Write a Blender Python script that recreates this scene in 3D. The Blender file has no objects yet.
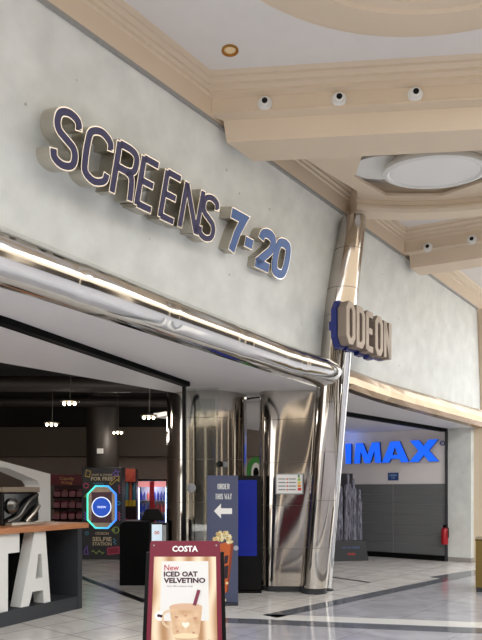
import bpy, bmesh, math, random
from mathutils import Vector, Matrix
from mathutils.geometry import tessellate_polygon
random.seed(4)
C = bpy.context.scene.collection
SC = bpy.context.scene

# ------------------------------------------------------------------ camera, world, light
EYE, F, HOR = 1.6, 640.0, 490.0
cam_d = bpy.data.cameras.new('camera'); cam = bpy.data.objects.new('camera', cam_d); C.objects.link(cam)
cam.location = (0, 0, EYE); cam.rotation_euler = (math.pi/2, 0, 0)
cam_d.sensor_width = 36; cam_d.lens = 36; cam_d.shift_y = (HOR-320)/640.0
cam_d.clip_start = 0.05; cam_d.clip_end = 200
SC.camera = cam
w = bpy.data.worlds.new('atrium_daylight'); SC.world = w; w.use_nodes = True
nt = w.node_tree; nt.nodes.clear()
wo = nt.nodes.new('ShaderNodeOutputWorld'); bg = nt.nodes.new('ShaderNodeBackground')
tc = nt.nodes.new('ShaderNodeTexCoord'); sx = nt.nodes.new('ShaderNodeSeparateXYZ'); rp = nt.nodes.new('ShaderNodeValToRGB')
nt.links.new(tc.outputs['Generated'], sx.inputs[0]); nt.links.new(sx.outputs['Z'], rp.inputs[0])
rp.color_ramp.elements[0].position = 0.0; rp.color_ramp.elements[0].color = (0.84, 0.82, 0.78, 1)
rp.color_ramp.elements[1].position = 0.55; rp.color_ramp.elements[1].color = (0.95, 0.98, 1.0, 1)
nt.links.new(rp.outputs[0], bg.inputs[0]); bg.inputs[1].default_value = 2.2
nt.links.new(bg.outputs[0], wo.inputs[0])
SC.view_settings.view_transform = 'Standard'; SC.view_settings.look = 'None'
SC.view_settings.gamma = 1; SC.view_settings.use_curve_mapping = False
SC.view_settings.exposure = 0.58
def area(name, loc, target, sx_, sy_, power, color):
    l = bpy.data.lights.new(name, 'AREA'); l.shape = 'RECTANGLE'; l.size = sx_; l.size_y = sy_; l.energy = power; l.color = color
    o = bpy.data.objects.new(name, l); C.objects.link(o); o.location = loc
    o.rotation_euler = (Vector(target)-Vector(loc)).to_track_quat('-Z', 'Y').to_euler(); return o

# ------------------------------------------------------------------ frame of the facade
O = Vector((1.28, 10.34, 0)); U = Vector((.61, .7924, 0)); N = Vector((.7924, -.61, 0))
def FW(s, t, z): return O + U*s + N*t + Vector((0, 0, z))
def ray(px, py): return Vector(((px-241)/F, 1.0, (HOR-py)/F))
CAMP = Vector((0, 0, EYE))
def at_z(px, py, z): r = ray(px, py); return CAMP + r*((z-EYE)/r.z)
def at_d(px, py, d): return CAMP + ray(px, py)*d
def floor_at(px, py): return at_z(px, py, 0)
def st(p): q = Vector((p[0], p[1], 0))-O; return q.dot(U), q.dot(N)
def hit(px, py, p, n): r = ray(px, py); return CAMP + r*((Vector(p)-CAMP).dot(n)/r.dot(n))
def lerp(tab, s):
    if s <= tab[0][0]: a, b = tab[0], tab[1]
    elif s >= tab[-1][0]: a, b = tab[-2], tab[-1]
    else:
        for a, b in zip(tab, tab[1:]):
            if a[0] <= s <= b[0]: break
    k = (s-a[0])/(b[0]-a[0]); return [x+(y-x)*k for x, y in zip(a, b)]
PI = math.pi
area('skylight_over_atrium', FW(-4, 8.5, 10.5), FW(-2, 2.0, 2.0), 22, 9, 560, (.97, .98, 1))

# ------------------------------------------------------------------ materials
def lin(c): return tuple(((x/255)/12.92 if x/255 <= .04045 else ((x/255+.055)/1.055)**2.4) for x in c) + (1,)
MATS = {}
def mat(name, c, rough=.5, metal=0.0, emit=0.0, var=0.0, scale=6.0, c2=None, bump=0.0, bscale=20.0, trans=0.0, stretch=None, spec=None):
    if name in MATS: return MATS[name]
    m = bpy.data.materials.new(name); m.use_nodes = True; t = m.node_tree; b = t.nodes['Principled BSDF']
    col = lin(c); b.inputs['Base Color'].default_value = col; b.inputs['Roughness'].default_value = rough; b.inputs['Metallic'].default_value = metal
    if spec is not None: b.inputs['Specular IOR Level'].default_value = spec
    if trans: b.inputs['Transmission Weight'].default_value = trans; b.inputs['IOR'].default_value = 1.05
    tcn = t.nodes.new('ShaderNodeTexCoord'); mp = t.nodes.new('ShaderNodeMapping'); t.links.new(tcn.outputs['Object'], mp.inputs[0])
    if stretch: mp.inputs['Scale'].default_value = stretch
    if var or c2:
        nz = t.nodes.new('ShaderNodeTexNoise'); nz.inputs['Scale'].default_value = scale; nz.inputs['Detail'].default_value = 6
        t.links.new(mp.outputs[0], nz.inputs['Vector'])
        r = t.nodes.new('ShaderNodeValToRGB'); r.color_ramp.elements[0].position = .3; r.color_ramp.elements[1].position = .7
        d = lin(c2) if c2 else tuple(x*(1-var) for x in col[:3])+(1,)
        r.color_ramp.elements[0].color = d; r.color_ramp.elements[1].color = col
        t.links.new(nz.outputs[0], r.inputs[0]); t.links.new(r.outputs[0], b.inputs['Base Color'])
    if bump:
        nb = t.nodes.new('ShaderNodeTexNoise'); nb.inputs['Scale'].default_value = bscale; nb.inputs['Detail'].default_value = 2
        t.links.new(mp.outputs[0], nb.inputs['Vector'])
        bp = t.nodes.new('ShaderNodeBump'); bp.inputs['Strength'].default_value = bump; bp.inputs['Distance'].default_value = .02
        t.links.new(nb.outputs[0], bp.inputs['Height']); t.links.new(bp.outputs[0], b.inputs['Normal'])
    if emit: b.inputs['Emission Color'].default_value = col; b.inputs['Emission Strength'].default_value = emit
    MATS[name] = m; return m

concrete = mat('polished_concrete_render', (226, 229, 225), .55, 0, c2=(208, 211, 207), scale=3.4, bump=.05, bscale=30)
t = concrete.node_tree; b = t.nodes['Principled BSDF']      # small dark pits over the mottling
vo = t.nodes.new('ShaderNodeTexVoronoi'); vo.inputs['Scale'].default_value = 3.2
tcn = t.nodes.new('ShaderNodeTexCoord'); t.links.new(tcn.outputs['Object'], vo.inputs['Vector'])
rr = t.nodes.new('ShaderNodeValToRGB'); rr.color_ramp.elements[0].position = .02; rr.color_ramp.elements[1].position = .06
rr.color_ramp.elements[0].color = (.45, .45, .43, 1); rr.color_ramp.elements[1].color = (1, 1, 1, 1); t.links.new(vo.outputs['Distance'], rr.inputs[0])
mx = t.nodes.new('ShaderNodeMix'); mx.data_type = 'RGBA'; mx.blend_type = 'MULTIPLY'; mx.inputs['Factor'].default_value = .8
src = b.inputs['Base Color'].links[0].from_socket; t.links.new(src, mx.inputs[6]); t.links.new(rr.outputs[0], mx.inputs[7]); t.links.new(mx.outputs[2], b.inputs['Base Color'])

steel = mat('mirror_steel', (232, 231, 228), .10, 1, bump=.10, bscale=2.5, c2=(222, 220, 216), scale=3)
steelcol = mat('column_steel', (206, 202, 196), .09, 1, bump=.14, bscale=1.6, c2=(180, 172, 164), scale=2, stretch=(1, 1, .35))
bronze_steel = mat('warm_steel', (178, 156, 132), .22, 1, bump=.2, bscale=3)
chrome = mat('bright_chrome', (225, 225, 225), .06, 1)
nickel = mat('brushed_letter_sides', (190, 184, 172), .28, 1)
navy = mat('navy_letter_face', (44, 42, 84), .35)
blueface = mat('blue_letter_face', (66, 96, 150), .3, .2)
beige = mat('cream_plaster', (220, 202, 178), .6, var=.05, scale=1.5)
white_ceil = mat('white_ceiling_paint', (226, 222, 218), .7, var=.03)
soffit_m = mat('grey_soffit_panel', (228, 226, 226), .65, var=.03, scale=1)
dark_ceil = mat('black_void_ceiling', (22, 19, 17), .8)
foyer_m = mat('taupe_foyer_wall', (150, 134, 124), .7, var=.05)
bulk_m = mat('dark_taupe_bulkhead', (100, 88, 78), .7)
black = mat('black_satin', (10, 10, 12), .35, spec=.25)
blackm = mat('black_matt', (7, 7, 8), .7, spec=.12)
charcoal = mat('charcoal_panel', (48, 51, 56), .5)
rubber = mat('dark_skirting', (40, 42, 45), .5)
white_m = mat('white_lacquer', (224, 224, 220), .4)
silver_m = mat('silver_side', (150, 152, 154), .4)
wood = mat('orange_oak', (190, 128, 84), .45, c2=(166, 106, 66), scale=5, stretch=(1, 9, 9))
maroon = mat('maroon_frame', (112, 24, 46), .4)
whitep = mat('white_print', (240, 238, 234), .5)
glass_m = bpy.data.materials.new('clear_glass'); glass_m.use_nodes = True; t = glass_m.node_tree; t.nodes.clear()
o_ = t.nodes.new('ShaderNodeOutputMaterial'); ms = t.nodes.new('ShaderNodeMixShader'); tr = t.nodes.new('ShaderNodeBsdfTransparent'); gs = t.nodes.new('ShaderNodeBsdfGlossy')
gs.inputs['Roughness'].default_value = .03; tr.inputs['Color'].default_value = (.9, .92, .91, 1); ms.inputs['Fac'].default_value = .08
t.links.new(tr.outputs[0], ms.inputs[1]); t.links.new(gs.outputs[0], ms.inputs[2]); t.links.new(ms.outputs[0], o_.inputs['Surface'])

def tile_mat(name, a, b2, size, ang, mortar, rough, msize=.006, offx=0.0, offy=0.0):
    m = bpy.data.materials.new(name); m.use_nodes = True; t = m.node_tree; b = t.nodes['Principled BSDF']
    g = t.nodes.new('ShaderNodeNewGeometry'); mp = t.nodes.new('ShaderNodeMapping'); mp.inputs['Rotation'].default_value = (0, 0, ang)
    mp.inputs['Location'].default_value = (offx, offy, 0)
    br = t.nodes.new('ShaderNodeTexBrick'); br.offset = 0; br.squash = 1
    br.inputs['Scale'].default_value = 1; br.inputs['Brick Width'].default_value = size; br.inputs['Row Height'].default_value = size
    br.inputs['Mortar Size'].default_value = msize; br.inputs['Color1'].default_value = lin(a); br.inputs['Color2'].default_value = lin(b2); br.inputs['Mortar'].default_value = lin(mortar)
    t.links.new(g.outputs['Position'], mp.inputs[0]); t.links.new(mp.outputs[0], br.inputs['Vector'])
    nz = t.nodes.new('ShaderNodeTexNoise'); nz.inputs['Scale'].default_value = 1.8; nz.inputs['Detail'].default_value = 8; nz.inputs['Distortion'].default_value = 1.6
    t.links.new(g.outputs['Position'], nz.inputs['Vector'])
    r = t.nodes.new('ShaderNodeValToRGB'); r.color_ramp.elements[0].position = .35; r.color_ramp.elements[0].color = (.82, .81, .82, 1); r.color_ramp.elements[1].position = .62; r.color_ramp.elements[1].color = (1, 1, 1, 1)
    t.links.new(nz.outputs[0], r.inputs[0])
    mx = t.nodes.new('ShaderNodeMix'); mx.data_type = 'RGBA'; mx.blend_type = 'MULTIPLY'; mx.inputs['Factor'].default_value = 1
    t.links.new(br.outputs['Color'], mx.inputs[6]); t.links.new(r.outputs[0], mx.inputs[7]); t.links.new(mx.outputs[2], b.inputs['Base Color'])
    b.inputs['Roughness'].default_value = rough; return m
tile_m = tile_mat('white_floor_tile', (212, 207, 200), (204, 199, 192), .6, math.radians(40), (130, 126, 122), .22)
marble_m = tile_mat('lilac_grey_marble', (176, 174, 178), (166, 165, 170), .9, math.radians(40), (140, 138, 140), .1)
band_m = mat('dark_marble_inlay', (96, 99, 106), .12, var=.25, scale=5)
pale_m = mat('pale_marble_inlay', (216, 213, 208), .12, var=.08, scale=4)

# ------------------------------------------------------------------ mesh helpers
class MB:
    def __init__(s): s.v = []; s.f = []
    def add(s, vs, fs): k = len(s.v); s.v += [Vector(v) for v in vs]; s.f += [[i+k for i in f] for f in fs]; return s
    def box(s, c, d, rot=None):
        x, y, z = d[0]/2, d[1]/2, d[2]/2
        vs = [Vector((a*x, b*y, e*z)) for a in (-1, 1) for b in (-1, 1) for e in (-1, 1)]
        if rot is not None: vs = [rot @ v for v in vs]
        vs = [v+Vector(c) for v in vs]
        return s.add(vs, [(0, 1, 3, 2), (4, 6, 7, 5), (0, 4, 5, 1), (2, 3, 7, 6), (0, 2, 6, 4), (1, 5, 7, 3)])
    def span(s, a, b): return s.box([(p+q)/2 for p, q in zip(a, b)], [abs(q-p) for p, q in zip(a, b)])
    def cyl(s, p0, p1, r0, r1=None, n=20):
        r1 = r0 if r1 is None else r1
        p0, p1 = Vector(p0), Vector(p1); d = (p1-p0).normalized(); a = d.orthogonal().normalized(); b = d.cross(a)
        vs = []
        for p, r in ((p0, r0), (p1, r1)): vs += [p + (a*math.cos(2*PI*i/n)+b*math.sin(2*PI*i/n))*r for i in range(n)]
        return s.add(vs, [(i, (i+1) % n, n+(i+1) % n, n+i) for i in range(n)] + [list(range(n-1, -1, -1)), list(range(n, 2*n))])
    def tube(s, pts, r, n=8):
        for a, b in zip(pts, pts[1:]): s.cyl(a, b, r, r, n)
        return s
    def rings(s, rings, close=True, caps=True):
        n = len(rings[0]); k = len(rings); vs = [p for r in rings for p in r]; fs = []
        for j in range(k-1):
            for i in range(n if close else n-1):
                i2 = (i+1) % n; fs.append((j*n+i, j*n+i2, (j+1)*n+i2, (j+1)*n+i))
        if caps and close: fs.append(list(range(n-1, -1, -1))); fs.append([(k-1)*n+i for i in range(n)])
        return s.add(vs, fs)
    def lathe(s, prof, c=(0, 0, 0), n=24, axis='z', sc=(1, 1)):
        rs = []
        for r, h in prof:
            ring = []
            for i in range(n):
                x, y = r*math.cos(2*PI*i/n)*sc[0], r*math.sin(2*PI*i/n)*sc[1]
                ring.append(Vector(c)+(Vector((x, y, h)) if axis == 'z' else Vector((x, -h, y))))
            rs.append(ring)
        return s.rings(rs)
    def sphere(s, c, r, n=12, sc=(1, 1, 1)):
        rs = []
        for j in range(1, n//2+2):
            a = PI*(j-.5)/(n//2+1) - PI/2
            rs.append([Vector(c)+Vector((r*math.cos(a)*math.cos(2*PI*i/n)*sc[0], r*math.cos(a)*math.sin(2*PI*i/n)*sc[1], r*math.sin(a)*sc[2])) for i in range(n)])
        return s.rings(rs)
    def prism(s, loops, y0, y1, xf=None):
        """loops of (x,z): outer ring first, then holes; extruded along y"""
        xf = xf or (lambda x, y, z: Vector((x, y, z)))
        flat = [p for l in loops for p in l]; tris = tessellate_polygon([[Vector((p[0], p[1], 0)) for p in l] for l in loops]); n = len(flat)
        vs = [xf(p[0], y0, p[1]) for p in flat] + [xf(p[0], y1, p[1]) for p in flat]
        fs = [tuple(t) for t in tris] + [tuple(i+n for i in reversed(t)) for t in tris]; k = 0
        for l in loops:
            m = len(l)
            for i in range(m): fs.append((k+i, k+(i+1) % m, n+k+(i+1) % m, n+k+i))
            k += m
        return s.add(vs, fs)
    def build(s, name, m, parent=None, smooth=False, bevel=0.0):
        me = bpy.data.meshes.new(name); me.from_pydata([tuple(v) for v in s.v], [], s.f); me.update()
        bm = bmesh.new(); bm.from_mesh(me); bmesh.ops.recalc_face_normals(bm, faces=bm.faces); bm.to_mesh(me); bm.free()
        me.materials.append(m)
        if smooth:
            for p in me.polygons: p.use_smooth = True
            try: me.set_sharp_from_angle(angle=math.radians(40))
            except Exception: pass
        o = bpy.data.objects.new(name, me); C.objects.link(o)
        if parent: o.parent = parent
        if bevel:
            bv = o.modifiers.new('bevel', 'BEVEL'); bv.width = bevel; bv.segments = 2; bv.limit_method = 'ANGLE'
        return o

def thing(name, label, cat, loc=(0, 0, 0), rotz=0, group=None):
    o = bpy.data.objects.new(name, None); C.objects.link(o); o.location = loc; o.rotation_euler = (0, 0, rotz)
    o['label'] = label; o['category'] = cat
    if group: o['group'] = group
    o.empty_display_size = .1
    return o
def tag(o, label, cat, group=None):
    o['label'] = label; o['category'] = cat
    if group: o['group'] = group
    return o
def struct(o): o['kind'] = 'structure'; return o
def dup(root, loc, rotz=None, label=None, group=None):
    r = root.copy(); C.objects.link(r); r.location = loc
    if rotz is not None: r.rotation_euler = (0, 0, rotz)
    if label: r['label'] = label
    if group: r['group'] = group
    for ch in list(root.children):
        c = ch.copy(); C.objects.link(c); c.parent = r
        for g in ch.children: d = g.copy(); C.objects.link(d); d.parent = c
    return r

def smooth_path(pts, n=5):
    out = []; P = [Vector(p) for p in pts]
    for i in range(len(P)-1):
        p0 = P[max(i-1, 0)]; p1, p2 = P[i], P[i+1]; p3 = P[min(i+2, len(P)-1)]
        for k in range(n):
            t = k/n; out.append(tuple(.5*((2*p1)+(p2-p0)*t+(2*p0-5*p1+4*p2-p3)*t*t+(3*p1-p0-3*p2+p3)*t**3)))
    out.append(tuple(P[-1])); return out
def stroke(path, wd, closed=False):
    P = [Vector((p[0], p[1])) for p in path]; n = len(P); L, R = [], []
    for i in range(n):
        a = P[i-1] if (closed or i > 0) else None; b = P[(i+1) % n] if (closed or i < n-1) else None
        d1 = (P[i]-a).normalized() if a is not None else None; d2 = (b-P[i]).normalized() if b is not None else None
        d1 = d1 or d2; d2 = d2 or d1
        n1 = Vector((-d1.y, d1.x)); n2 = Vector((-d2.y, d2.x)); m = (n1+n2)
        if m.length < .2: m = n1
        m = m.normalized(); k = min(1/max(m.dot(n1), .3), 2.6)
        L.append(tuple(P[i]+m*wd/2*k)); R.append(tuple(P[i]-m*wd/2*k))
    if closed: return [L, R]
    return [L+R[::-1]]
GL = {
 'S': [('s', [(1, .76), (.9, .93), (.5, 1), (.1, .93), (0, .76), (.13, .6), (.5, .5), (.87, .4), (1, .24), (.9, .07), (.5, 0), (.1, .07), (0, .24)])],
 'C': [('s', [(1, .72), (.92, .9), (.5, 1), (.08, .9), (0, .65), (0, .35), (.08, .1), (.5, 0), (.92, .1), (1, .28)])],
 'R': [('p', [(0, -.05), (0, 1.05)]), ('s', [(0, 1), (.6, 1), (.92, .93), (1, .77), (.92, .6), (.6, .53), (0, .53)]), ('s', [(.55, .53), (.85, .45), (.93, .25), (.97, -.05)])],
 'E': [('p', [(0, -.05), (0, 1.05)]), ('p', [(0, 1), (1.02, 1)]), ('p', [(0, .52), (.9, .52)]), ('p', [(0, 0), (1.02, 0)])],
 'N': [('p', [(0, -.05), (0, 1.05)]), ('p', [(0, 1), (1, 0)]), ('p', [(1, -.05), (1, 1.05)])],
 '7': [('p', [(-.12, 1), (.95, 1), (.62, .55), (.4, -.06)])],
 '-': [('p', [(0, .45), (1, .45)])],
 '2': [('s', [(0, .72), (.1, .93), (.5, 1), (.9, .93), (1, .75), (.9, .55), (.5, .3), (.1, .06), (.0, .0)]), ('p', [(-.14, 0), (1.08, 0)])],
 '0': [('c', [(.5, 1), (.86, .94), (1, .7), (1, .3), (.86, .06), (.5, 0), (.14, .06), (0, .3), (0, .7), (.14, .94)])],
 'O': [('c', [(.3, 1), (.7, 1), (1, .86), (1, .14), (.7, 0), (.3, 0), (0, .14), (0, .86)])],
 'D': [('c', [(0, 1), (.68, 1), (1, .86), (1, .14), (.68, 0), (0, 0)])],
}
def glyph(mb, ch, x, z, wd, ht, sw, y0, y1, shrink=0.0, xf=None):
    """letter in a box of outer size wd x ht with stroke width sw"""
    iw, ih = wd-sw, ht-sw
    for kind, pts in GL[ch]:
        P = [(x+sw/2+p[0]*iw, z+sw/2+p[1]*ih) for p in pts]
        if ch == '-': P = [(x, z+ht*.45), (x+wd, z+ht*.45)]
        if kind == 's': P = smooth_path(P)
        if kind == 'c' and ch == '0': P = smooth_path(P+[P[0]])[:-1]
        if shrink and kind != 'c':
            a, b = Vector(P[0]), Vector(P[1]); P[0] = tuple(a+(b-a).normalized()*shrink)
            a, b = Vector(P[-1]), Vector(P[-2]); P[-1] = tuple(a+(b-a).normalized()*shrink)
        mb.prism(stroke(P, sw-2*shrink, kind == 'c'), y0, y1, xf)
    return mb
def text(body, x, z, y, m, parent, name, w=None, h=None, bold=0.0, ext=.002, smear=None):
    cu = bpy.data.curves.new('t', 'FONT'); cu.body = body; cu.size = 1; cu.offset = bold; cu.resolution_u = 2; cu.align_x = 'CENTER'; cu.space_line = .9
    ob = bpy.data.objects.new('t', cu); me = bpy.data.meshes.new_from_object(ob)
    xs = [v.co.x for v in me.vertices]; ys = [v.co.y for v in me.vertices]
    cx, cy = (min(xs)+max(xs))/2, (min(ys)+max(ys))/2; W, H = max(xs)-min(xs), max(ys)-min(ys)
    kx = w/W if w else h/H; kz = h/H if h else kx
    mb = MB(); mb.add([((v.co.x-cx)*kx+x, y, (v.co.y-cy)*kz+z) for v in me.vertices], [list(p.vertices) for p in me.polygons])
    bpy.data.objects.remove(ob); bpy.data.curves.remove(cu); bpy.data.meshes.remove(me)
    o = mb.build(name, m, parent)
    return o

# ================================================================== SETTING
# floors
def poly_floor(name, pts, z0, z1, m):
    b = MB(); n = len(pts); b.add([(p[0], p[1], z0) for p in pts]+[(p[0], p[1], z1) for p in pts],
        [list(range(n-1, -1, -1)), list(range(n, 2*n))]+[(i, (i+1) % n, n+(i+1) % n, n+i) for i in range(n)])
    return struct(b.build(name, m))
bandA, bandB = floor_at(261, 616), floor_at(426, 582)
dA = (bandB-bandA).normalized(); nA = Vector((dA.y, -dA.x, 0))
LA = lambda k, off: bandA+dA*k+nA*off
poly_floor('floor', [LA(-14, 0), LA(16, 0), LA(16, -22), LA(-14, -22)], -.1, 0, tile_m)
poly_floor('floor_marble', [LA(-14, 0), LA(-14, 17), LA(16, 17), LA(16, 0)], -.1, 0, marble_m)
def strip(name, a, b, wd, m, z=.003):
    d = (b-a).normalized(); n = Vector((-d.y, d.x, 0))*wd/2
    return poly_floor(name, [a-n, b-n, b+n, a+n], 0.0005, z, m)
strip('trim_1', LA(.05, .1), LA(12, .1), .26, band_m)
p1, p2 = floor_at(216, 620), floor_at(482, 631); dB = (p2-p1).normalized()
strip('trim_2', p1-dB*.1, p2+dB*3, .28, band_m, .0025)
q = Vector((0, .34, 0)); strip('trim_3', p1+q-dB*.1, p2+q+dB*3, .3, pale_m, .003)
strip('trim_4', floor_at(436, 578), floor_at(560, 558), .3, band_m, .002)
strip('trim_6', floor_at(46, 564), floor_at(146, 602), .13, black, .004)
strip('trim_7', floor_at(328, 576.5), floor_at(369, 582.5), .09, black, .004)

# facade wall, ruled between its lower and upper edge
bt = []
for px, py, z in ((0, 228, 3.9), (60, 252.5, 3.87), (120, 277, 3.80), (180, 302, 3.72), (241, 327, 3.62), (290, 347.5, 3.54), (320, 360, 3.5), (346, 369, 3.5), (375, 380, 3.48), (425, 394.5, 3.43), (475, 408.5, 3.37)):
    p = at_z(px, py, z); s, t_ = st(p); bt.append([s, t_, z])
bt.sort()
S_END = 5.42
def bot(s): return lerp(bt, s)
NS = 70
ss = [-8.6+(S_END+8.6)*i/NS for i in range(NS+1)]
mb = MB(); rows = []
for s in ss:
    _, tb, zb = bot(s); row = []
    for k in range(9): v = k/8; row.append(FW(s, tb+(.8-tb)*v, zb+(5.6-zb)*v))
    for k in range(8, -1, -1): v = k/8; row.append(FW(s, tb+(.8-tb)*v-.18, zb+(5.6-zb)*v))
    rows.append(row)
mb.rings(rows); struct(mb.build('wall_facade', concrete, smooth=True))
# slim metal cap where the facade meets the ceiling
mb = MB(); mb.rings([[FW(s, .80, 5.585), FW(s, .83, 5.585), FW(s, .83, 5.62), FW(s, .80, 5.62)] for s in (-8.6, S_END)]); struct(mb.build('trim_8', mat('grey_cap', (150, 150, 146), .4)))
# right-hand jamb and pilaster
mb = MB()
def fbox(mb, s0, s1, t0, t1, z0, z1):
    P = [FW(s, t, z) for s in (s0, s1) for t in (t0, t1) for z in (z0, z1)]
    return mb.add(P, [(0, 1, 3, 2), (4, 6, 7, 5), (0, 4, 5, 1), (2, 3, 7, 6), (0, 2, 6, 4), (1, 5, 7, 3)])
SW = 5.25
struct(fbox(MB(), SW, SW+.5, .22, .72, .1, 3.45).build('wall_jamb', concrete))
struct(fbox(MB(), SW-.012, SW+.5, .215, .735, 0, .1).build('baseboard_jamb', mat('stone_skirting', (150, 148, 142), .4)))
struct(fbox(MB(), SW+.2, SW+1.3, .45, .92, 0, 5.6).build('trim_9', beige))
struct(fbox(MB(), SW+1.3, 15, .5, .86, 0, 5.6).build('wall_far', beige))
# side wall of the large-screen bay (perpendicular to the facade)
imax_wall = mat('pale_grey_bay_wall', (236, 231, 229), .6)
struct(fbox(MB(), SW, SW+.2, -3.7, .22, 0, 3.4).build('wall_right', imax_wall))
# shutter on it
shut = mat('grey_shutter_slats', (104, 106, 108), .45)
zt = hit(395, 484, FW(SW, 0, 0), U).z
sh = thing('roller_shutter', 'grey horizontal-slat shutter closed below the blue letters', 'shutter', FW(SW, 0, 0), math.atan2(-N.y, -N.x)+PI)
sh.rotation_euler = (0, 0, math.atan2(N.y, N.x))
# local x along N (towards mall), local -y ... facing -U
nsl = 7; t_in = -3.65; t_out = .18
for a, b_ in ((t_in, st(hit(393.5, 520, FW(SW, 0, 0), U))[1]-.012), (st(hit(393.5, 520, FW(SW, 0, 0), U))[1]+.012, t_out)):
    mb = MB()
    for k in range(nsl):
        z0 = .12+(zt-.12)*k/nsl; z1 = .12+(zt-.12)*(k+1)/nsl-.012
        mb.span((a, -.035, z0), (b_, -.004, z1))
    mb.build('slat_panel', shut, sh, bevel=.004)
mb = MB(); mb.span((t_in, -.022, .12), (t_out, -.002, zt)); mb.build('backing', mat('shutter_gap', (150, 150, 150), .5), sh)
mb = MB(); mb.span((t_in, -.05, 0), (t_out, -.003, .12)); mb.build('bottom_rail', blackm, sh)
mb = MB(); mb.span((t_out-.02, -.06, 0), (t_out+.03, -.003, 3.02)); mb.build('guide_rail', charcoal, sh)

# foyer shell
struct(MB().span((-11, 18.5, 0), (3.2, 18.7, 2.6)).build('wall_back', foyer_m))
struct(MB().span((-11, 17.9, 2.55), (3.2, 18.7, 3.36)).build('trim_10', bulk_m))
struct(MB().span((-11, 18.2, 3.36), (3.2, 18.7, 4.2)).build('wall_void', dark_ceil))
struct(MB().span((-11.2, 3.0, 0), (-11, 18.7, 4.2)).build('wall_left', foyer_m))
mb = MB(); P = [FW(-10, -2.0, 0), FW(-.2, -2.0, 0), FW(5.3, -3.5, 0), Vector((3.2, 18.7, 0)), Vector((-11, 18.7, 0)), Vector((-11, 3.4, 0))]
mb.add([(p.x, p.y, 4.0) for p in P]+[(p.x, p.y, 4.15) for p in P], [list(range(5, -1, -1)), list(range(6, 12))]+[(i, (i+1) % 6, 6+(i+1) % 6, 6+i) for i in range(6)])
struct(mb.build('ceiling_foyer', dark_ceil))
# canopy soffits
def tube_h(s): return lerp([[-8, .52], [-5.8, .50], [-2.3, .42], [-.3, .38], [-.1, .33], [2, .36], [5.4, .40]], s)[1]
trkL = [[-9, -.05, 3.4], [-5.33, -.58, 3.35], [-1.72, -1.32, 3.25], [.3, -1.6, 3.2]]
trkR = [[-.4, -.75, 3.14], [2.0, -.61, 3.1], [5.25, .15, 2.98]]
mb = MB(); rows = []
for i in range(25):
    s = -8.8+8.7*i/24; _, tb, zb = bot(s); h = tube_h(s); _, t1, z1 = lerp(trkL, s)
    r = [FW(s, tb-.05, zb-h), FW(s, t1, z1), FW(s, -2.0, 3.2), FW(s, -2.0, 4.0), FW(s, -1.9, 4.0), FW(s, -1.9, 3.24), FW(s, t1, z1+.05), FW(s, tb-.05, zb-h+.05)]
    rows.append(r)
mb.rings(rows); struct(mb.build('ceiling_canopy', soffit_m))
mb = MB(); rows = []
for i in range(13):
    s = -.1+5.35*i/12; _, tb, zb = bot(s); h = tube_h(s); _, t1, z1 = lerp(trkR, s)
    rows.append([FW(s, tb-.05, zb-h), FW(s, t1, z1), FW(s, -3.7, 3.02), FW(s, -3.7, 3.1), FW(s, t1, z1+.05), FW(s, tb-.05, zb-h+.05)])
mb.rings(rows); struct(mb.build('ceiling_bay', soffit_m))
for nm, tr, a, b_ in (('trim_11', trkL, -8.8, -1.72), ('trim_12', trkR, -.1, 5.2)):
    mb = MB(); rows = []
    for i in range(11):
        s = a+(b_-a)*i/10; _, t1, z1 = lerp(tr, s); rows.append([FW(s, t1+.05, z1+.01), FW(s, t1+.05, z1-.07), FW(s, t1-.08, z1-.07), FW(s, t1-.08, z1+.01)])
    mb.rings(rows); struct(mb.build(nm, blackm))
# opposite side of the mall, seen only in reflections
mb = MB()
for k in range(7): fbox(mb, -20+k*5.2, -19.5+k*5.2, 12, 12.6, 0, 5)
fbox(mb, -20, 12, 12, 12.6, 4.6, 7.0); struct(mb.build('wall_opposite', beige))
struct(fbox(MB(), -20, 12, 12.5, 12.7, 0, 4.7).build('window_1', mat('dark_shop_glass', (40, 32, 27), .3)))

mb = MB()  # unseen rear shopfront and dark glass, added to darken the column reflections
for k in range(5): mb.span((-15+k*4.4, -7.5, 0), (-14.5+k*4.4, -7, 5.4))
mb.span((-15, -7.5, 4.5), (3.1, -7, 5.6)); struct(mb.build('wall_rear', beige))
struct(MB().span((-15, -7.7, 0), (3.1, -7.52, 4.6)).build('window_2', MATS['dark_shop_glass']))

# mall ceiling
CZ = 6.0
struct(fbox(MB(), -9, 7.5, .62, 4.3, CZ, CZ+.1).build('ceiling', white_ceil))
prof = [(.80, 5.62), (.83, 5.62), (.83, 5.83), (.85, 5.845), (.85, 5.88), (.88, 5.895), (.88, 5.92), (.92, 5.945), (.92, 5.965), (.95, CZ), (.80, CZ)]
mb = MB(); mb.rings([[FW(s, a, z) for a, z in prof] for s in (-9, 7.5)]); struct(mb.build('trim_13', beige))
bprof = [(0, CZ), (.04, 5.97), (.04, 5.945), (.09, 5.92), (.09, 5.89), (.14, 5.87), (.14, 5.84), (.2, 5.82), (.2, 5.68), (.18, 5.665), (.18, 5.645), (.29, 5.63), (.34, 5.42), (.76, 5.41), (.76, CZ)]
def beam(nm, a, b):
    d = (b-a).normalized(); n = Vector((-d.y, d.x, 0)); mb = MB()
    def start(o):
        p = a+n*o; return p+d*(((.79 if o < .27 else .88)-(p-O).dot(N))/d.dot(N))
    mb.rings([[start(o)+Vector((0, 0, z)) for o, z in bprof], [b+n*o+Vector((0, 0, z)) for o, z in bprof]])
    return struct(mb.build(nm, beige))
def fl(v): return Vector((v.x, v.y, 0))
b1a, b1b = fl(at_z(211, 70, CZ)), fl(at_z(482, 53, CZ)); b1b = b1b+(b1b-b1a)*.5
beam('trim_14', b1a, b1b)
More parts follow.
